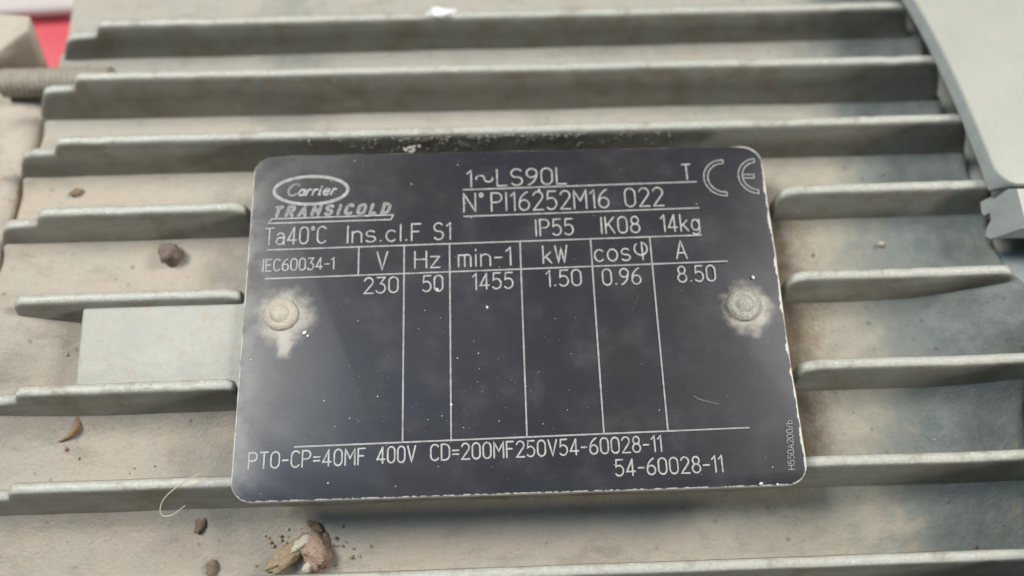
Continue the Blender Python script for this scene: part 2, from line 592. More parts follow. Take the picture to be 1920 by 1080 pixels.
pad = build_block("mounting_pad", [(-25.2, 17.2), (82, 17.8), (82, 33.2), (-25.6, 32.7)], -13.0, -1.7, M_PAD, MOTOR, 0.6,
                  slope=lambda x, y: -0.03 * (33 - y))
pad["label"] = "smooth pale raised pad running under the plate's left edge"

# ------------------------------------------------------------------ end shield, lug and through bolt at the left
def build_shield():
    verts, faces = [], []
    ys = [-46 + 1.6 * i for i in range(79)]
    prof = [(-43.6, -6.0), (-43.8, -0.9), (-44.4, -0.25), (-45.4, 0.1), (-49, 0.6), (-56, 0.6), (-70, -0.4), (-72, -3), (-72, -60)]
    for (x, dz) in prof:
        for y in ys:
            z = floor_z(y) * 0.9 - 0.8 + dz + 0.10 * nz(x * 0.2, y * 0.2)
            if dz <= -60:
                z = -90
            verts.append((x, y, z))
    n = len(ys)
    for i in range(len(prof) - 1):
        for j in range(n - 1):
            faces.append((i * n + j, i * n + j + 1, (i + 1) * n + j + 1, (i + 1) * n + j))
    # close bottom and ends
    b0 = len(verts)
    for y in ys:
        verts.append((-43.6, y, -90))
    for j in range(n - 1):
        faces.append((j, j + 1, b0 + j + 1, b0 + j))
    last = (len(prof) - 1) * n
    for j in range(n - 1):
        faces.append((b0 + j, b0 + j + 1, last + j + 1, last + j))
    for j in (0, n - 1):
        faces.append(tuple([i * n + j for i in range(len(prof))] + [b0 + j]))
    o = mesh_obj("end_shield", verts, faces, M_SHIELD, MOTOR)
    smooth_by_angle(o, 40)
    o["label"] = "dusty beige end shield at the motor's left end"


build_shield()

lug = build_block("shield_lug", [(-66, 75.5), (-52, 81.0), (-45.4, 87.6), (-45.6, 91.0), (-66, 93.0)], -34, -8.0, M_SHIELD, MOTOR, 0.7)
for v in lug.data.vertices:          # the lug narrows downwards
    if v.co.z < -0.03:
        v.co.x -= 0.007
lug["label"] = "square-cornered lug of the end shield at upper left"


def build_bolt():
    verts, faces = [], []
    n, turns, r = 24, 0, 2.75
    xs = [-50 + 0.22 * i for i in range(90)]
    cy, cz = 78.4, -11.2
    for x in xs:
        for a in range(n):
            th = 2 * math.pi * a / n
            ph = (x / 1.0 + a / n) % 1.0
            rr = r - 0.38 * abs(2 * ph - 1)
            verts.append((x, cy + rr * math.cos(th), cz + rr * math.sin(th)))
    for i in range(len(xs) - 1):
        for a in range(n):
            a2 = (a + 1) % n
            faces.append((i * n + a, i * n + a2, (i + 1) * n + a2, (i + 1) * n + a))
    faces.append(tuple(range(n)))
    faces.append(tuple((len(xs) - 1) * n + a for a in range(n)))
    o = mesh_obj("through_bolt", verts, faces, M_BOLT, MOTOR, True)
    o["label"] = "threaded through bolt lying between the two farthest fins"


build_bolt()


# ------------------------------------------------------------------ fan cover at the right
def build_cover():
    verts, faces, fm = [], [], []

    def edge_x(y):
        return 120.9 - (y - 48) * 0.075

    def lo(y):
        return tip_z(y) + 0.6

    def hi(y):
        return tip_z(y) + 2.7 + 0.012 * max(0, 60 - y)

    # main shell above the slot: strips in y, rounded lower corner
    ys = [46.2, 46.4, 46.9, 47.8, 49.2, 51] + [53 + 2.2 * i for i in range(28)]
    xs_off = [0.0, 0.25, 0.8, 3, 8, 16, 26, 40]

    def xin(y):
        t = y - 46.2
        return edge_x(y) + (3.6 - math.sqrt(max(0, 3.6 ** 2 - (3.6 - t) ** 2)) if t < 3.6 else 0)
    top = []
    for y in ys:
        row = []
        for i, xo in enumerate(xs_off):
            z = hi(y) - (0.30 if i == 0 else 0.06 if i == 1 else 0)
            z -= 0.35 if y < 46.3 else 0.08 if y < 46.6 else 0
            verts.append((xin(y) + xo, y, z))
            row.append(len(verts) - 1)
        top.append(row)
    bot = []
    for y in ys:
        row = []
        for xo in (0.0, 40.0):
            verts.append((edge_x(y) - 0.7 + (xo if xo else 0), y, lo(y)))
            row.append(len(verts) - 1)
        bot.append(row)
    for j in range(len(ys) - 1):
        for i in range(len(xs_off) - 1):
            faces.append((top[j][i], top[j][i + 1], top[j + 1][i + 1], top[j + 1][i]))
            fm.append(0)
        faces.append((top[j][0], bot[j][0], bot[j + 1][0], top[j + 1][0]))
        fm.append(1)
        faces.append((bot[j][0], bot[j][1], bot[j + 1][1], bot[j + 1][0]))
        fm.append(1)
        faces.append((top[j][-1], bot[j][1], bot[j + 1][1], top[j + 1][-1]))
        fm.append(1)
    faces.append(tuple(top[0]) + (bot[0][1], bot[0][0]))
    fm.append(1)
    faces.append(tuple(top[-1]) + (bot[-1][1], bot[-1][0]))
    fm.append(1)

    # notched tabs either side of the slot: outline in (y, z), pushed along x
    def prism(outline, xa, xb, topidx):
        b = len(verts)
        m_ = len(outline)
        for xx, lean in ((xa, 1.0), (xb, 0.0)):
            for (y, z) in outline:
                verts.append((xx + lean * 0.75 * max(0, z + 1.2), y, z))
        faces.append(tuple(range(b, b + m_)))
        fm.append(1)
        faces.append(tuple(range(b + m_, b + 2 * m_)))
        fm.append(1)
        for i in range(m_):
            faces.append((b + i, b + (i + 1) % m_, b + m_ + (i + 1) % m_, b + m_ + i))
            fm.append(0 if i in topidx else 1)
    prism([(46.15, 1.6), (46.15, -3.2), (44.4, -3.6), (43.6, -3.2), (43.3, -1.4), (42.2, -1.4), (41.3, -3.2), (40.2, -4.0), (39.2, -2.8), (38.9, 2.0), (39.6, 2.6), (45.6, 2.6)],
          121.0, 160, {10})
    prism([(-44, -16), (-44, -5.0), (-20, 0.4), (0, 2.6), (14, 3.6), (24.4, 3.4), (25.4, 2.4), (25.6, -2.2), (24.8, -3.4), (23.2, -3.4), (22.8, -2.0), (20.6, -2.0), (20, -4), (0, -6), (-20, -9)],
          124.2, 160, {1, 2, 3, 4})
    o = mesh_obj("fan_cover", verts, faces, None, MOTOR, False, [M_COVER, M_COVER_EDGE], fm)
    smooth_by_angle(o, 28)
    o["label"] = "pale grey sheet-metal fan cover with notched edge at the right"


build_cover()


def build_end_ring():
    """right end flange of the housing, seen in the slot of the fan cover"""
    verts, faces = [], []
    ys = [-46 + 1.6 * i for i in range(94)]
    prof = [(124.3, -5.0), (124.5, -0.2), (126, 0.6), (131, 1.0), (145, 1.0), (146, -60)]
    for (x, dz) in prof:
        for y in ys:
            z = floor_z(y) + mound(126, y) * 1.35 - 3.4 + dz
            if dz <= -60:
                z = -90
            verts.append((x, y, z))
    n = len(ys)
    for i in range(len(prof) - 1):
        for j in range(n - 1):
            faces.append((i * n + j, i * n + j + 1, (i + 1) * n + j + 1, (i + 1) * n + j))
    b0 = len(verts)
    for y in ys:
        verts.append((124.3, y, -90))
    for j in range(n - 1):
        faces.append((j, j + 1, b0 + j + 1, b0 + j))
    for j in range(n - 1):
        last = (len(prof) - 1) * n
        faces.append((b0 + j, b0 + j + 1, last + j + 1, last + j))
    for j in (0, n - 1):
        faces.append(tuple([i * n + j for i in range(len(prof))] + [b0 + j]))
    o = mesh_obj("end_flange", verts, faces, M_COVER_EDGE, MOTOR)
    smooth_by_angle(o, 40)


build_end_ring()


# ------------------------------------------------------------------ nameplate
def build_plate():
    W, H, r = 84.0, 56.0, 3.2
    out = []
    nseg = 10

    def corner(cx, cy, a0):
        for i in range(nseg + 1):
            a = math.radians(a0 + 90 * i / nseg)
            out.append((cx + r * math.cos(a), cy + r * math.sin(a), math.cos(a), math.sin(a)))

    def side(p, q, nxn, nyn, cnt):
        for i in range(1, cnt):
            t = i / cnt
            out.append((p[0] + (q[0] - p[0]) * t, p[1] + (q[1] - p[1]) * t, nxn, nyn))
    corner(W - r, H - r, 0)
    side((W - r, H), (r, H), 0, 1, 40)
    corner(r, H - r, 90)
    side((0, H - r), (0, r), -1, 0, 28)
    corner(r, r, 180)
    side((r, 0), (W - r, 0), 0, -1, 40)
    corner(W - r, r, 270)
    side((W, r), (W, H - r), 1, 0, 28)
    rings = [(0.0, -1.05), (0.02, -0.30), (-0.10, -0.06), (-0.30, 0.0)]
    verts, faces = [], []
    n = len(out)

    def warp(x, y):
        # faint bow, and the dented right-hand rim
        d = -0.10 * ((x - 42) / 42) ** 4 * 0.6
        d -= 0.35 * max(0, (x - 81.5) / 2.5) ** 2 * max(0, math.sin((y - 8) / 9.0)) ** 2
        return d
    for (off, z) in rings:
        for (x, y, nx_, ny_) in out:
            j = 0.05 * nz(x * 0.9, y * 0.9, 2) + 0.10 * nz(x * 0.2, y * 0.25, 5) * (1 if x > 80 else 0.4)
            xx, yy = x + nx_ * (off + j), y + ny_ * (off + j)
            verts.append((xx, yy, z + warp(xx, yy)))
    for k in range(len(rings) - 1):
        for i in range(n):
            i2 = (i + 1) % n
            faces.append((k * n + i, k * n + i2, (k + 1) * n + i2, (k + 1) * n + i))
    faces.append(tuple(range(n)))
    faces.append(tuple((len(rings) - 1) * n + i for i in range(n)))
    o = mesh_obj("nameplate", verts, faces, M_PLATE, MOTOR)
    smooth_by_angle(o, 30)
    o["label"] = "scuffed black rating plate engraved with white lettering and rules"
    return o


PLATE = build_plate()


def build_rivet(cx, cy, mat, seed, scale, label):
    prof = [(2.75, 0.02), (2.72, 0.25), (2.45, 0.55), (2.1, 0.72), (1.75, 0.78), (1.62, 0.70), (1.50, 0.82), (1.25, 1.10), (0.8, 1.24), (0.35, 1.2)]
    n = 36
    verts, faces = [], []
    for (r, z) in prof:
        for a in range(n):
            th = 2 * math.pi * a / n
            rr = r * scale * (1 + 0.05 * nz(math.cos(th) * 1.5, math.sin(th) * 1.5, seed + r))
            verts.append((cx + rr * math.cos(th), cy + rr * math.sin(th), z + 0.10 * nz(rr * math.cos(th), rr * math.sin(th), seed + 3) * (1 if z > 0.1 else 0)))
    for i in range(len(prof) - 1):
        for a in range(n):
            a2 = (a + 1) % n
            faces.append((i * n + a, i * n + a2, (i + 1) * n + a2, (i + 1) * n + a))
    faces.append(tuple((len(prof) - 1) * n + a for a in range(n)))
    o = mesh_obj("rivet", verts, faces, mat, PLATE, True)
    o["label"] = label


build_rivet(RIVET[0][0], RIVET[0][1], M_RIVET_L, 1.0, 0.95, "sandy corroded rivet at the plate's left")
build_rivet(RIVET[1][0], RIVET[1][1], M_RIVET, 8.0, 0.95, "grey domed rivet at the plate's right")


# ------------------------------------------------------------------ single-stroke engraving alphabet
def arc(cx, cy, rx, ry, a0, a1, n=14):
    return [(cx + rx * math.cos(math.radians(a0 + (a1 - a0) * i / n)), cy + ry * math.sin(math.radians(a0 + (a1 - a0) * i / n))) for i in range(n + 1)]


G = {
    '0': (0.52, [arc(0.26, 0.72, 0.26, 0.28, 0, 180) + arc(0.26, 0.28, 0.26, 0.28, 180, 360) + [(0.52, 0.72)]]),
    '1': (0.22, [[(0.0, 0.80), (0.2, 1.0), (0.2, 0.0)]]),
    '2': (0.50, [arc(0.25, 0.74, 0.25, 0.26, 165, -38) + [(0.0, 0.0), (0.52, 0.0)]]),
    '3': (0.50, [[(0.02, 1.0), (0.48, 1.0), (0.22, 0.60)] + arc(0.22, 0.30, 0.28, 0.30, 88, -150)]),
    '4': (0.54, [[(0.38, 0.0), (0.38, 1.0)], [(0.38, 1.0), (0.0, 0.24), (0.54, 0.24)]]),
    '5': (0.50, [[(0.48, 1.0), (0.07, 1.0), (0.03, 0.56)] + arc(0.22, 0.32, 0.28, 0.32, 125, -140)]),
    '6': (0.52, [[(0.44, 1.0), (0.30, 0.93)] + arc(0.46, 0.30, 0.46, 0.64, 118, 180, 8), arc(0.26, 0.28, 0.26, 0.28, 180, 540, 24)]),
    '8': (0.52, [arc(0.26, 0.765, 0.21, 0.235, 270, 630, 22), arc(0.26, 0.27, 0.26, 0.27, 90, 450, 24)]),
    '9': (0.50, [[(0.08, 0.0), (0.22, 0.07)] + arc(0.04, 0.70, 0.46, 0.64, -62, 0, 8), arc(0.25, 0.73, 0.25, 0.27, 0, 360, 24)]),
    'L': (0.46, [[(0, 1), (0, 0), (0.46, 0)]]),
    'S': (0.54, [arc(0.27, 0.745, 0.26, 0.255, 35, 250, 14) + arc(0.27, 0.255, 0.27, 0.255, 70, -150, 14)]),
    'N': (0.58, [[(0, 0), (0, 1), (0.58, 0), (0.58, 1)]]),
    'P': (0.54, [[(0, 0), (0, 1), (0.28, 1)] + arc(0.28, 0.74, 0.26, 0.26, 90, -90, 10) + [(0, 0.48)]]),
    'I': (0.04, [[(0.02, 1), (0.02, 0)]]),
    'M': (0.64, [[(0, 0), (0, 1), (0.32, 0.42), (0.64, 1), (0.64, 0)]]),
    'T': (0.50, [[(0, 1), (0.50, 1)], [(0.25, 1), (0.25, 0)]]),
    'C': (0.52, [arc(0.29, 0.70, 0.28, 0.30, 35, 180, 10) + arc(0.29, 0.30, 0.28, 0.30, 180, 325, 10)]),
    'F': (0.46, [[(0.46, 1), (0, 1), (0, 0)], [(0, 0.54), (0.36, 0.54)]]),
    'K': (0.52, [[(0, 1), (0, 0)], [(0.50, 1), (0.0, 0.42)], [(0.16, 0.60), (0.52, 0)]]),
    'E': (0.46, [[(0.46, 1), (0, 1), (0, 0), (0.46, 0)], [(0, 0.52), (0.38, 0.52)]]),
    'V': (0.56, [[(0, 1), (0.28, 0), (0.56, 1)]]),
    'H': (0.58, [[(0, 1), (0, 0)], [(0.58, 1), (0.58, 0)], [(0, 0.52), (0.58, 0.52)]]),
    'W': (0.66, [[(0, 1), (0.17, 0), (0.33, 0.85), (0.49, 0), (0.66, 1)]]),
    'A': (0.56, [[(0, 0), (0.28, 1), (0.56, 0)], [(0.09, 0.32), (0.47, 0.32)]]),
    'D': (0.54, [[(0, 0), (0, 1), (0.22, 1)] + arc(0.22, 0.68, 0.32, 0.32, 90, 0, 7) + arc(0.22, 0.32, 0.32, 0.32, 0, -90, 7) + [(0, 0)]]),
    'O': (0.56, [arc(0.28, 0.70, 0.28, 0.30, 0, 180) + arc(0.28, 0.30, 0.28, 0.30, 180, 360) + [(0.56, 0.70)]]),
    'R': (0.54, [[(0, 0), (0, 1), (0.28, 1)] + arc(0.28, 0.74, 0.26, 0.26, 90, -90, 10) + [(0, 0.48)], [(0.26, 0.48), (0.54, 0)]]),
    'a': (0.50, [arc(0.25, 0.46, 0.23, 0.22, 150, 20, 8) + [(0.48, 0.40), (0.48, 0.0)], [(0.48, 0.40)] + arc(0.22, 0.20, 0.22, 0.20, 90, 350, 16)]),
    'n': (0.46, [[(0, 0), (0, 0.66)], [(0, 0.52)] + arc(0.23, 0.43, 0.23, 0.23, 150, 0, 8) + [(0.46, 0)]]),
    's': (0.48, [arc(0.24, 0.50, 0.22, 0.17, 35, 250, 10) + arc(0.24, 0.17, 0.24, 0.17, 70, -150, 10)]),
    'c': (0.50, [arc(0.27, 0.33, 0.26, 0.33, 45, 315, 16)]),
    'o': (0.54, [arc(0.27, 0.33, 0.27, 0.33, 0, 360, 22)]),
    'l': (0.04, [[(0.02, 1), (0.02, 0)]]),
    'm': (0.60, [[(0, 0), (0, 0.66)], [(0, 0.64), (0.50, 0.66), (0.58, 0.60), (0.60, 0.50), (0.60, 0)], [(0.30, 0.64), (0.30, 0.0)]]),
    'i': (0.06, [[(0.03, 0.66), (0.03, 0)], [(0.03, 0.96), (0.03, 0.88)]]),
    'k': (0.46, [[(0, 1), (0, 0)], [(0.42, 0.64), (0.0, 0.26)], [(0.14, 0.40), (0.46, 0)]]),
    'g': (0.48, [arc(0.24, 0.34, 0.24, 0.32, 20, 350, 20), [(0.48, 0.66), (0.48, -0.06)] + arc(0.25, -0.06, 0.23, 0.16, 0, -150, 8)]),
    'z': (0.44, [[(0, 0.66), (0.44, 0.66), (0, 0), (0.46, 0)]]),
    'b': (0.48, [[(0, 1), (0, 0)], arc(0.24, 0.33, 0.24, 0.32, 180, 540, 20)]),
    '.': (0.10, [[(0.03, 0.05), (0.07, 0.05)]]),
    '-': (0.36, [[(0, 0.45), (0.36, 0.45)]]),
    '=': (0.40, [[(0, 0.58), (0.40, 0.58)], [(0, 0.34), (0.40, 0.34)]]),
    '~': (0.80, [arc(0.20, 0.50, 0.20, 0.17, 200, 20, 10) + arc(0.60, 0.44, 0.20, 0.17, 200, 380, 10)]),
    '°': (0.16, [arc(0.08, 0.90, 0.08, 0.10, 0, 360, 12)]),
    '/': (0.36, [[(0, -0.05), (0.36, 1.05)]]),
    ' ': (0.4, []),
}
GAP = 0.22
TILT = 0.0095        # the engraving sits a hair askew on the plate


def ribbon(verts, faces, pts, width, z, seed=0.0, taper=True):
    """flat engraved stroke with mitred joints and rounded ends"""
    clean = [pts[0]]
    for p in pts[1:]:
        if math.hypot(p[0] - clean[-1][0], p[1] - clean[-1][1]) > 0.03:
            clean.append(p)
    pts = clean
    if len(pts) < 2:
        return
    # resample long straights so that the width can wander a little
    rs = [pts[0]]
    for p, q in zip(pts, pts[1:]):
        L = math.hypot(q[0] - p[0], q[1] - p[1])
        k = max(1, min(60, int(L / 0.7)))
        for i in range(1, k + 1):
            rs.append((p[0] + (q[0] - p[0]) * i / k, p[1] + (q[1] - p[1]) * i / k))
    pts = rs
    closed = math.hypot(pts[0][0] - pts[-1][0], pts[0][1] - pts[-1][1]) < 0.02
    n = len(pts)
    b = len(verts)
    hw = width / 2
    for i, p in enumerate(pts):
        if closed:
            a_, c_ = pts[(i - 1) if i > 0 else n - 2], pts[(i + 1) if i < n - 1 else 1]
        else:
            a_, c_ = pts[max(0, i - 1)], pts[min(n - 1, i + 1)]
        t0 = Vector((p[0] - a_[0], p[1] - a_[1]))
        t1 = Vector((c_[0] - p[0], c_[1] - p[1]))
        if t0.length < 1e-6:
            t0 = t1
        if t1.length < 1e-6:
            t1 = t0
        t0.normalize()
        t1.normalize()
        t = t0 + t1
        if t.length < 0.2:
            t = t1
        t.normalize()
        nv = Vector((-t.y, t.x))
        mit = min(1.8, 1.0 / max(0.4, abs(nv.dot(Vector((-t1.y, t1.x))))))
        w = hw * mit * (1 + 0.26 * nz(p[0] * 1.7, p[1] * 1.7, seed))
        zi = z + 0.0004 * i
        verts.append((p[0] + nv.x * w, p[1] + nv.y * w, zi))
        verts.append((p[0] - nv.x * w, p[1] - nv.y * w, zi))
    for i in range(n - 1):
        faces.append((b + 2 * i, b + 2 * i + 1, b + 2 * i + 3, b + 2 * i + 2))
    if not closed:
        for end, prev in ((0, 1), (n - 1, n - 2)):
            p, q = pts[end], pts[prev]
            ang = math.atan2(p[1] - q[1], p[0] - q[0])
            e = len(verts)
            for k in range(5):
                a = ang - math.pi / 2 + math.pi * k / 4
                verts.append((p[0] + hw * 0.98 * math.cos(a), p[1] + hw * 0.98 * math.sin(a), z - 0.0015 + 0.0004 * end))
            faces.append(tuple(range(e, e + 5)))


def text_strokes(s, x0, x1, y, h, slant=0.0, gap=GAP):
    total = sum(G[c][0] for c in s) + gap * (len(s) - 1)
    sx = (x1 - x0) / total
    pen, out = 0.0, []
    for c in s:
        adv, strokes = G[c]
        for st in strokes:
            out.append([(x0 + (pen + px + slant * py * h / max(sx, 0.01)) * sx, y + py * h) for px, py in st])
        pen += adv + gap
    return out


def letter_obj(name, strokes, width, mat, z=0.03, parent=None, tilt_about=None, seed=0.0, label=None):
    verts, faces = [], []
    for i, st in enumerate(strokes):
        if tilt_about is not None:
            st = [(x, y + (x - tilt_about) * TILT) for x, y in st]
        ribbon(verts, faces, st, width, z + 0.0037 * (i % 5), seed + i)
    o = mesh_obj(name, verts, faces, mat, parent or PLATE)
    # strokes face upward
    me = o.data
    bm = bmesh.new()
    bm.from_mesh(me)
    for f in bm.faces:
        f.normal_update()
        if f.normal.z < 0:
            f.normal_flip()
    bm.to_mesh(me)
    bm.free()
    if label:
        o["label"] = label
    return o


TEXTS = [
    ("1~LS90L", 34.87, 51.12, 49.56, 2.95),
    ("N°", 34.28, 37.37, 45.00, 3.25),
    ("PI16252M16", 38.76, 57.84, 45.08, 3.25),
    ("022", 60.54, 66.74, 45.26, 3.28),
    ("IP55", 45.74, 51.75, 40.50, 2.81),
    ("IK08", 56.31, 62.51, 40.62, 2.82),
    ("14kg", 66.05, 72.19, 40.70, 2.93),
    ("T", 70.44, 71.77, 49.94, 2.77),
    ("Ta40°C", 2.65, 12.17, 40.05, 2.88),
    ("Ins.cl.F", 15.63, 27.32, 40.12, 2.88),
    ("S1", 29.44, 32.08, 40.24, 2.89),
    ("IEC60034-1", 2.60, 13.68, 35.58, 1.95),
    ("V", 20.46, 22.05, 35.31, 3.00),
    ("Hz", 26.41, 30.27, 35.44, 2.82),
    ("min-1", 33.30, 41.60, 35.52, 3.01),
    ("kW", 46.72, 50.54, 35.73, 2.93),
    ("cos", 54.90, 60.57, 35.83, 3.03),
    ("A", 68.00, 69.62, 35.95, 3.05),
    ("230", 18.54, 23.77, 31.42, 2.58),
    ("50", 27.67, 30.75, 31.47, 2.63),
    ("1455", 35.50, 41.76, 31.62, 2.64),
    ("1.50", 47.05, 52.50, 31.81, 2.65),
    ("0.96", 55.95, 61.93, 31.80, 2.66),
    ("8.50", 67.86, 73.80, 31.98, 2.63),
    ("PTO-CP=40MF", 2.46, 19.26, 4.88, 2.32),
    ("400V", 21.07, 26.60, 5.07, 2.33),
    ("CD=200MF250V54-60028-11", 28.83, 62.79, 5.37, 2.30),
    ("54-60028-11", 55.77, 71.50, 2.22, 2.32),
]
for i, (s, x0, x1, y, h) in enumerate(TEXTS):
    letter_obj("lettering", text_strokes(s, x0, x1, y, h), 0.20 if h < 2.0 else 0.235, M_ENGRAVE, 0.03, None, (x0 + x1) / 2, i * 1.7)

# the Greek phi beside "cos"
letter_obj("lettering", [arc(62.36, 37.80, 1.02, 1.08, 128, 440, 24), [(62.55, 38.86), (62.62, 35.9)]], 0.235, M_ENGRAVE, 0.03)
# small upright code along the right-hand rim
code = text_strokes("H550A200/b", 0.0, 7.2, 0.0, 0.92)
letter_obj("lettering", [[(82.05 + 0.085 * px - py, 2.3 + px) for px, py in st] for st in code], 0.13, M_ENGRAVE_DIM, 0.03)

RULES = [(34.25, 48.95, 72.51, 49.46), (34.27, 44.17, 72.44, 44.72), (3.05, 39.13, 72.36, 39.90), (3.10, 34.25, 75.96, 35.28),
         (17.52, 39.20, 17.55, 34.50), (24.70, 39.30, 24.72, 8.02), (31.90, 39.40, 31.85, 8.12), (43.14, 39.55, 43.02, 8.26),
         (54.44, 39.70, 54.42, 8.40), (63.98, 39.80, 63.95, 8.50), (8.96, 7.80, 76.08, 8.61)]
for i, (xa, ya, xb, yb) in enumerate(RULES):
    letter_obj("rule_line", [[(xa, ya), (xb, yb)]], 0.24, M_RULE, 0.040 + 0.0011 * i, None, None, i * 2.3)

# oval emblem: double-outlined ring with slanted script inside
ring_o = arc(9.52, 49.48, 5.95, 2.50, 0, 360, 60)
letter_obj("emblem_ring", [ring_o], 0.50, M_ENGRAVE, 0.030)
letter_obj("emblem_ring", [arc(9.52, 49.48, 5.95, 2.50, 0, 360, 60)], 0.12, M_ENGRAVE_DIM, 0.044)


def script(c, x, y, w, h):
    """slanted bold script letters for the emblem; box w x h"""
    sl = 0.32
    shapes = {
        'C': [arc(0.52, 0.80, 0.50, 0.80, 55, 318, 18)],
        'a': [arc(0.42, 0.46, 0.40, 0.46, 40, 330, 14), [(0.82, 0.90), (0.80, 0.06), (1.0, 0.02)]],
        'r': [[(0.1, 0.0), (0.16, 0.86)], arc(0.52, 0.58, 0.36, 0.32, 170, 55, 8)],
        'i': [[(0.25, 0.90), (0.25, 0.04), (0.6, 0.02)], [(0.28, 1.24), (0.28, 1.34)]],
        'e': [[(0.10, 0.42), (0.82, 0.56)], arc(0.45, 0.46, 0.40, 0.48, 14, 325, 16)],
    }
    return [[(x + px * w + sl * py * h, y + py * h) for px, py in st] for st in shapes[c]]


word, penx = [], 5.55
for c, w, h in (('C', 1.75, 1.28), ('a', 1.0, 1.12), ('r', 0.85, 1.12), ('r', 0.85, 1.12), ('i', 0.55, 1.12), ('e', 1.15, 1.12), ('r', 0.85, 1.12)):
    word += script(c, penx, 48.62 + 0.0095 * (penx - 9.5), w, h)
    penx += w * 1.0 + 0.16
letter_obj("emblem_script", word, 0.30, M_ENGRAVE, 0.032)
letter_obj("emblem_script", word[:1], 0.09, M_CORE, 0.060)

# outlined slanted capitals with an outlined bar beneath them
caps = text_strokes("TRANSICOLD", 3.75, 22.0, 45.06, 1.58, 0.28, 0.62)
letter_obj("lettering", caps, 0.46, M_ENGRAVE, 0.030, None, 12.9)
letter_obj("lettering", caps, 0.13, M_CORE, 0.060, None, 12.9)
letter_obj("emblem_bar", [[(3.02, 43.74), (22.55, 43.92), (22.88, 44.74), (3.45, 44.50), (3.02, 43.74)]], 0.22, M_ENGRAVE, 0.046)

# conformity mark: two outlined arcs
def outline_arc(cx, cy, r, w, a0, a1):
    o_ = arc(cx, cy, r, r, a0, a1, 22)
    i_ = arc(cx, cy, r - w, r - w, a1, a0, 22)
    return o_ + i_ + [o_[0]]


letter_obj("conformity_mark", [outline_arc(77.15, 50.1, 3.28, 0.66, 86, 274)], 0.17, M_ENGRAVE, 0.030)
e_out = outline_arc(82.85, 50.28, 3.22, 0.66, 95, 265)
letter_obj("conformity_mark", [e_out, [(80.30, 50.60), (82.2, 50.60), (82.2, 49.95), (80.30, 49.95)]], 0.17, M_ENGRAVE, 0.030)

# ------------------------------------------------------------------ bench and the red and pale things behind
bench_m = mat_simple("worn_bench_top", (0.24, 0.22, 0.20), (0.33, 0.31, 0.28), 0.7, 0.02, 0.2)
b = mesh_obj("workbench_top", [(-700, -500, -163), (800, -500, -163), (800, 700, -163), (-700, 700, -163),
                               (-700, -500, -193), (800, -500, -193), (800, 700, -193), (-700, 700, -193)],
             [(0, 1, 2, 3), (7, 6, 5, 4), (0, 4, 5, 1), (1, 5, 6, 2), (2, 6, 7, 3), (3, 7, 4, 0)], bench_m)
tag(b, None, None, None, "structure")

red_m = mat_simple("bright_red_paint", (0.66, 0.075, 0.095), (0.60, 0.06, 0.085), 0.4, 0.05, 0.05)
pale_m = mat_simple("pale_pinkish_board", (0.60, 0.54, 0.52), (0.56, 0.50, 0.49), 0.6, 0.05, 0.1)
red = build_block("red_crate", [(-190, 92), (10, 100), (6, 190), (-194, 182)], -162.9, -60, red_m, None, 2.5)
tag(red, "bright red box glimpsed behind the motor at upper left", "box")
pale = build_block("pale_board", [(-200, 123), (30, 134), (26, 200), (-204, 190)], -59.9, -55.5, pale_m, None, 1.5)
tag(pale, "pale pinkish board lying on top of the red box", "board")


# ------------------------------------------------------------------ dirt lying on the motor
def lump(name, c, rad, mat, seed, rough=0.35, sub=3, rot=0.0):
    bm = bmesh.new()
    bmesh.ops.create_icosphere(bm, subdivisions=sub, radius=1.0)
    vs, fs = [], []
    cr, sr = math.cos(rot), math.sin(rot)
    for v in bm.verts:
        p = v.co
        k = 1 + rough * nz(p.x * 1.7 + seed, p.y * 1.7, p.z * 1.7) + rough * 0.6 * nz(p.x * 4 + seed, p.y * 4, p.z * 4)
        x, y, z = p.x * rad[0] * k, p.y * rad[1] * k, p.z * rad[2] * k
        vs.append((c[0] + x * cr - y * sr, c[1] + x * sr + y * cr, c[2] + z))
    for f in bm.faces:
        fs.append(tuple(v.index for v in f.verts))
    bm.free()
    return mesh_obj(name, vs, fs, mat, None, True)


def fz(x, y):
    return floor_z(y) + mound(x, y)


m_crumb = mat_simple("rusty_clod", (0.20, 0.155, 0.14), (0.29, 0.24, 0.22), 0.85, 0.9, 0.8, c3=(0.30, 0.17, 0.10))
m_bark = mat_simple("tan_bark", (0.38, 0.29, 0.18), (0.30, 0.225, 0.145), 0.8, 0.7, 0.6, c3=(0.46, 0.38, 0.26))
m_clay = mat_simple("reddish_clay", (0.46, 0.30, 0.21), (0.53, 0.40, 0.30), 0.9, 0.8, 0.7, c3=(0.22, 0.11, 0.06))
m_pale = mat_simple("chalky_flake", (0.66, 0.60, 0.50), (0.56, 0.51, 0.42), 0.85, 0.9, 0.6)
m_crust = mat_simple("grey_lime_crust", (0.50, 0.49, 0.45), (0.38, 0.37, 0.34), 0.85, 0.9, 0.4)
m_leaf = mat_simple("dead_brown_leaf", (0.20, 0.145, 0.095), (0.30, 0.22, 0.145), 0.8, 1.0, 0.5)
m_stem = mat_simple("dry_brown_stem", (0.36, 0.24, 0.13), (0.28, 0.18, 0.10), 0.8, 0.8, 0.4)
m_white = mat_simple("white_chalk_blob", (0.88, 0.88, 0.86), (0.93, 0.93, 0.91), 0.5, 0.8, 0.2)
m_hair = mat_simple("pale_fibre", (0.55, 0.50, 0.40), (0.62, 0.56, 0.46), 0.5, 0.8, 0.0)

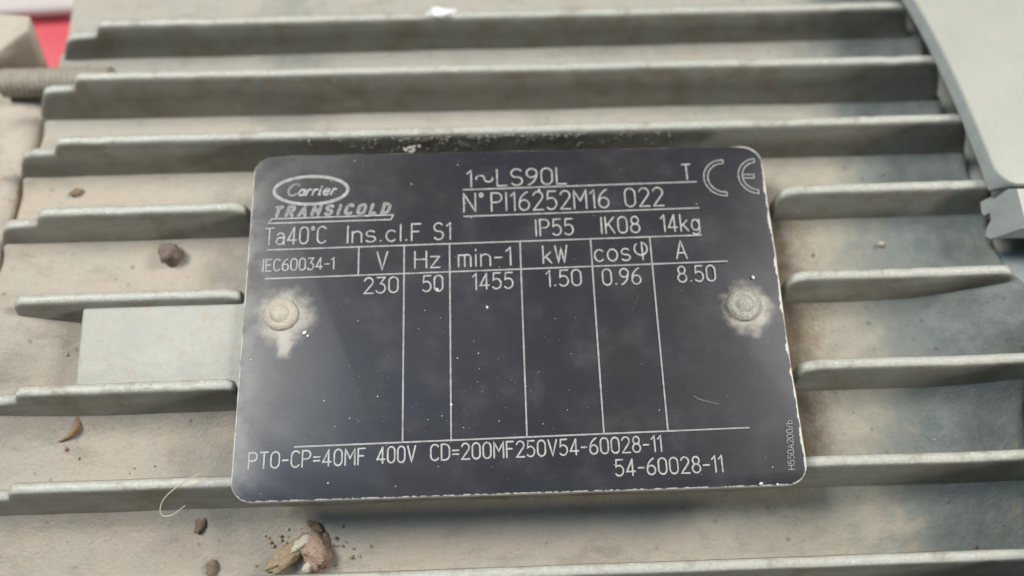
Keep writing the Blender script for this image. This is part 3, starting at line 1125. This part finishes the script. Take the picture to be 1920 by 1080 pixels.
o = lump("dirt_clod", (-14.7, 41.6, fz(-14.7, 41.6) + 1.2), (2.0, 1.7, 1.7), m_crumb, 3.0, 0.4)
tag(o, "round rusty dark clod under the fin left of the plate", "dirt")
o = lump("pale_pebble", (104.8, 40.6, fz(104.8, 40.6) + 0.6), (0.5, 0.46, 0.45), m_pale, 5.0, 0.2, 2)
tag(o, "tiny white pebble between two fins right of the plate", "pebble")
o = lump("paint_blob", (30.6, 88.55, tip_z(88.5) + 0.3), (2.5, 0.9, 0.7), m_white, 9.0, 0.75)
tag(o, "bright white chalky blob on the tip of the farthest fin", "paint blob")
o = lump("clay_clod", (9.9, -5.6, fz(10, -6) + 0.9), (2.3, 2.9, 1.7), m_clay, 12.0, 0.5, 3, 0.5)
tag(o, "crumbly reddish clay clod just below the plate's lower edge", "dirt")
o = lump("chalk_flake", (8.9, -8.3, fz(9, -8.7) + 1.4), (1.3, 0.9, 0.8), m_pale, 15.0, 0.5, 2, 0.6)
tag(o, "small chalky crumb resting against the reddish clay clod", "dirt")


o = lump("bark_chip", (5.7, -6.5, fz(5.7, -6.5) + 0.9), (4.0, 1.55, 0.95), m_bark, 21.0, 0.38, 4, math.radians(38))
tag(o, "long tan bark chip lying below the plate's lower left edge", "bark")
o = lump("chalk_flake", (8.2, -4.6, fz(8, -4.6) + 1.0), (2.0, 0.9, 0.7), m_pale, 33.0, 0.5, 3, math.radians(35))
tag(o, "yellowish crust fragment between the bark chip and the reddish clod", "dirt")


def flake(name, c, lx, ly, rot, mat, label, cat, seed=1.0):
    verts, faces = [], []
    n = 9
    for layer in (0, 1):
        for i in range(n + 1):
            t = i / n
            half = ly * math.sin(math.pi * min(0.97, max(0.03, t))) ** 0.7 * (1 + 0.3 * nz(t * 5, seed))
            for s in (-1, 0, 1):
                u = (t - 0.5) * lx
                v = s * half
                w = 0.12 + 0.25 * abs(s) + 0.3 * nz(t * 3, s + seed) + layer * 0.12
                cr, sr = math.cos(rot), math.sin(rot)
                x, y = c[0] + u * cr - v * sr, c[1] + u * sr + v * cr
                verts.append((x, y, fz(x, y) + 0.2 + w))
    m_ = (n + 1) * 3
    for l in (0, 1):
        for i in range(n):
            for s in (0, 1):
                p = l * m_ + i * 3 + s
                faces.append((p, p + 1, p + 4, p + 3))
    for i in range(n):
        for s in (0, 2):
            p = i * 3 + s
            faces.append((p, p + 3, m_ + p + 3, m_ + p))
    for i in (0, n):
        for s in (0, 1):
            p = i * 3 + s
            faces.append((p, p + 1, m_ + p + 1, m_ + p))
    o = mesh_obj(name, verts, faces, mat, None, True)
    tag(o, label, cat, 'dead leaf scraps among the fins')
    return o


flake("leaf_fragment", (-8.0, -1.4), 3.2, 0.75, math.radians(62), m_leaf, "narrow dark leaf scrap left of the plate's lower left corner", "leaf")
flake("leaf_fragment", (-6.4, -7.9), 2.6, 0.9, math.radians(75), m_leaf, "brown leaf scrap at the lower edge, left of the bark chip", "leaf")
flake("leaf_fragment", (9.8, -2.3), 3.0, 0.7, math.radians(-35), m_leaf, "dark leaf scrap touching the reddish clay clod below the plate", "leaf")
flake("leaf_fragment", (-32.8, 54.6), 2.4, 0.7, math.radians(25), m_leaf, "dark leaf scrap beside the stepped fin ends at left", "leaf")


def tube(name, pts, radii, mat, label, cat, n=8, sub=6):
    # Catmull-Rom through pts
    P = [Vector(p) for p in pts]
    path, rad = [], []
    for i in range(len(P) - 1):
        p0, p1, p2, p3 = P[max(0, i - 1)], P[i], P[i + 1], P[min(len(P) - 1, i + 2)]
        for k in range(sub):
            t = k / sub
            path.append(0.5 * ((2 * p1) + (p2 - p0) * t + (2 * p0 - 5 * p1 + 4 * p2 - p3) * t * t + (-p0 + 3 * p1 - 3 * p2 + p3) * t ** 3))
            rad.append(radii[i] + (radii[i + 1] - radii[i]) * t)
    path.append(P[-1])
    rad.append(radii[-1])
    verts, faces = [], []
    for i, p in enumerate(path):
        t = (path[min(i + 1, len(path) - 1)] - path[max(0, i - 1)]).normalized()
        u = t.cross(Vector((0, 0, 1)))
        if u.length < 0.01:
            u = t.cross(Vector((1, 0, 0)))
        u.normalize()
        v = t.cross(u)
        for a in range(n):
            th = 2 * math.pi * a / n
            q = p + (u * math.cos(th) + v * math.sin(th)) * rad[i]
            verts.append(tuple(q))
    for i in range(len(path) - 1):
        for a in range(n):
            a2 = (a + 1) % n
            faces.append((i * n + a, i * n + a2, (i + 1) * n + a2, (i + 1) * n + a))
    faces.append(tuple(range(n)))
    faces.append(tuple((len(path) - 1) * n + a for a in range(n)))
    o = mesh_obj(name, verts, faces, mat, None, True)
    tag(o, label, cat)
    return o


def onf(x, y, d=0.4):
    return (x, y, fz(x, y) + d)


tube("dry_stem", [onf(-30.2, 11.6, 0.3), onf(-28.3, 12.4, 0.5), onf(-27.2, 13.6, 0.7), onf(-27.0, 15.2, 0.9)], [0.12, 0.40, 0.62, 0.45], m_stem,
     "curved brown stem fragment on the floor left of the plate", "stem")
tube("hair_fibre", [(-5.2, 4.6, -1.6), (-8.2, 3.0, -2.2), (-10.6, 1.2, -3.4), (-11.2, -0.6, -4.6), (-9.8, -0.9, -4.9), (-7.6, 0.4, -4.2)],
     [0.07, 0.08, 0.08, 0.08, 0.08, 0.05], m_hair, "thin pale hair looped over the fin left of the plate corner", "hair")


# ------------------------------------------------------------------ grit and dust (nobody could count it)
def specks(name, pts, mat, label, cat):
    verts, faces = [], []
    base = [(1, 0, 0), (-1, 0, 0), (0, 1, 0), (0, -1, 0), (0, 0, 1), (0, 0, -1)]
    tri = [(0, 2, 4), (2, 1, 4), (1, 3, 4), (3, 0, 4), (2, 0, 5), (1, 2, 5), (3, 1, 5), (0, 3, 5)]
    for (x, y, z, r) in pts:
        b_ = len(verts)
        a = random.uniform(0, 6.28)
        e = random.uniform(0.7, 1.6)
        for (p, q, s) in base:
            px, py = p * e * math.cos(a) - q * math.sin(a), p * e * math.sin(a) + q * math.cos(a)
            j = random.uniform(0.7, 1.2)
            verts.append((x + px * r * j, y + py * r * j, z + s * r * 0.7))
        faces += [tuple(b_ + i for i in t) for t in tri]
    o = mesh_obj(name, verts, faces, mat, None, True)
    tag(o, label, cat, None, "stuff")
    return o


def near_fin(x, y):
    for k in range(len(FIN_LINES)):
        if root_y(k, x) - 2.2 < y < tip_y(k, x) + 1.5:
            return True
    return False


dark, light = [], []
tries = 0
while len(dark) < 110 and tries < 9000:
    tries += 1
    x, y = random.uniform(-39, 122), random.uniform(-24, 100)
    if near_fin(x, y) or (0 < x < 84 and 0 < y < 56):
        continue
    if -26 < x < 0 and 17 < y < 33:
        continue
    r = 0.09 + 0.30 * random.random() ** 3
    (dark if random.random() < 0.72 else light).append((x, y, fz(x, y) + r * 0.4, r))
dark += [(x_, y_, tip_z(y_) + 2.72, r_) for x_, y_, r_ in ((124.5, 72.0, 0.16), (127.5, 76.0, 0.12), (123.6, 58.0, 0.10), (129.0, 63.0, 0.14), (126.0, 84.0, 0.10))]
specks("dark_grit", dark, m_leaf, "fine dark grit scattered over the floor between the fins", "grit")
specks("pale_grit", light, m_pale, "fine pale grit scattered over the floor between the fins", "grit")

crumbs = []
for i in range(130):
    x, y = random.gauss(8.5, 3.2), random.gauss(-6.0, 2.4)
    if -11 < y < 0:
        rr = 0.08 + 0.42 * random.random() ** 2.5
        crumbs.append((x, y, fz(x, y) + rr * 0.4 + 0.1, rr))
specks("soil_crumbs", crumbs, m_clay, "loose reddish soil crumbs strewn round the bark chip below the plate", "soil")

# crust of pale splashes on the flank of the fin just above the plate
crust = []
for i in range(1500):
    x = random.gauss(38, 16)
    if not 2 < x < 72:
        continue
    d = abs(random.gauss(1.0, 1.6)) + 0.7
    if d > 4.6 or nz(x * 0.30, d * 0.5, 3) < 0.02:
        continue
    ht = 1.02 + 0.005 * d
    ty = tip_y(3, x)
    crust.append((x, ty - d * DY - ht * DZ - 0.03, tip_z(ty) - d * DZ + ht * DY, 0.04 + 0.17 * random.random() ** 2.5))
for i in range(16):
    crust.append((random.gauss(25.5, 0.9), 56.9 + random.gauss(0, 0.25), random.uniform(-0.6, 0.2), random.uniform(0.2, 0.45)))
specks("lime_crust", crust, m_crust, "pale lime crust along the fin flank above the black plate", "crust")

# tiny white specks on the plate
dust = []
for i in range(150):
    x, y = random.uniform(1.5, 82.5), random.uniform(1, 55)
    if random.random() < 0.5:
        x, y = random.gauss(30, 12), random.gauss(13, 8)
    if not (1 < x < 83 and 1 < y < 55):
        continue
    dust.append((x, y, 0.03, 0.04 + 0.10 * random.random() ** 4))
dust += [(37.6, 28.6, 0.05, 0.22), (9.6, 25.2, 0.1, 0.42), (10.1, 24.7, 0.1, 0.3), (31.9, 13.4, 0.05, 0.24), (76.8, 0.4, 0.05, 0.36), (79.2, 0.2, 0.05, 0.2),
         (46.6, 48.6, 0.05, 0.2), (79.8, 32.4, 0.05, 0.26), (29.9, 31.8, 0.05, 0.24)]
specks("dust_specks", dust, m_white, "tiny white dust specks scattered over the black plate", "dust")

# two smudged dark scratches and one pale hairline scratch on the plate
letter_obj("scratch", [[(68.4, 13.6), (69.2, 13.1), (70.6, 12.7)], [(70.6, 12.7), (71.9, 12.3)]], 0.22, M_CORE, 0.02)
letter_obj("scratch", [[(60.2, 27.4), (61.4, 30.0)]], 0.06, M_CORE, 0.025)
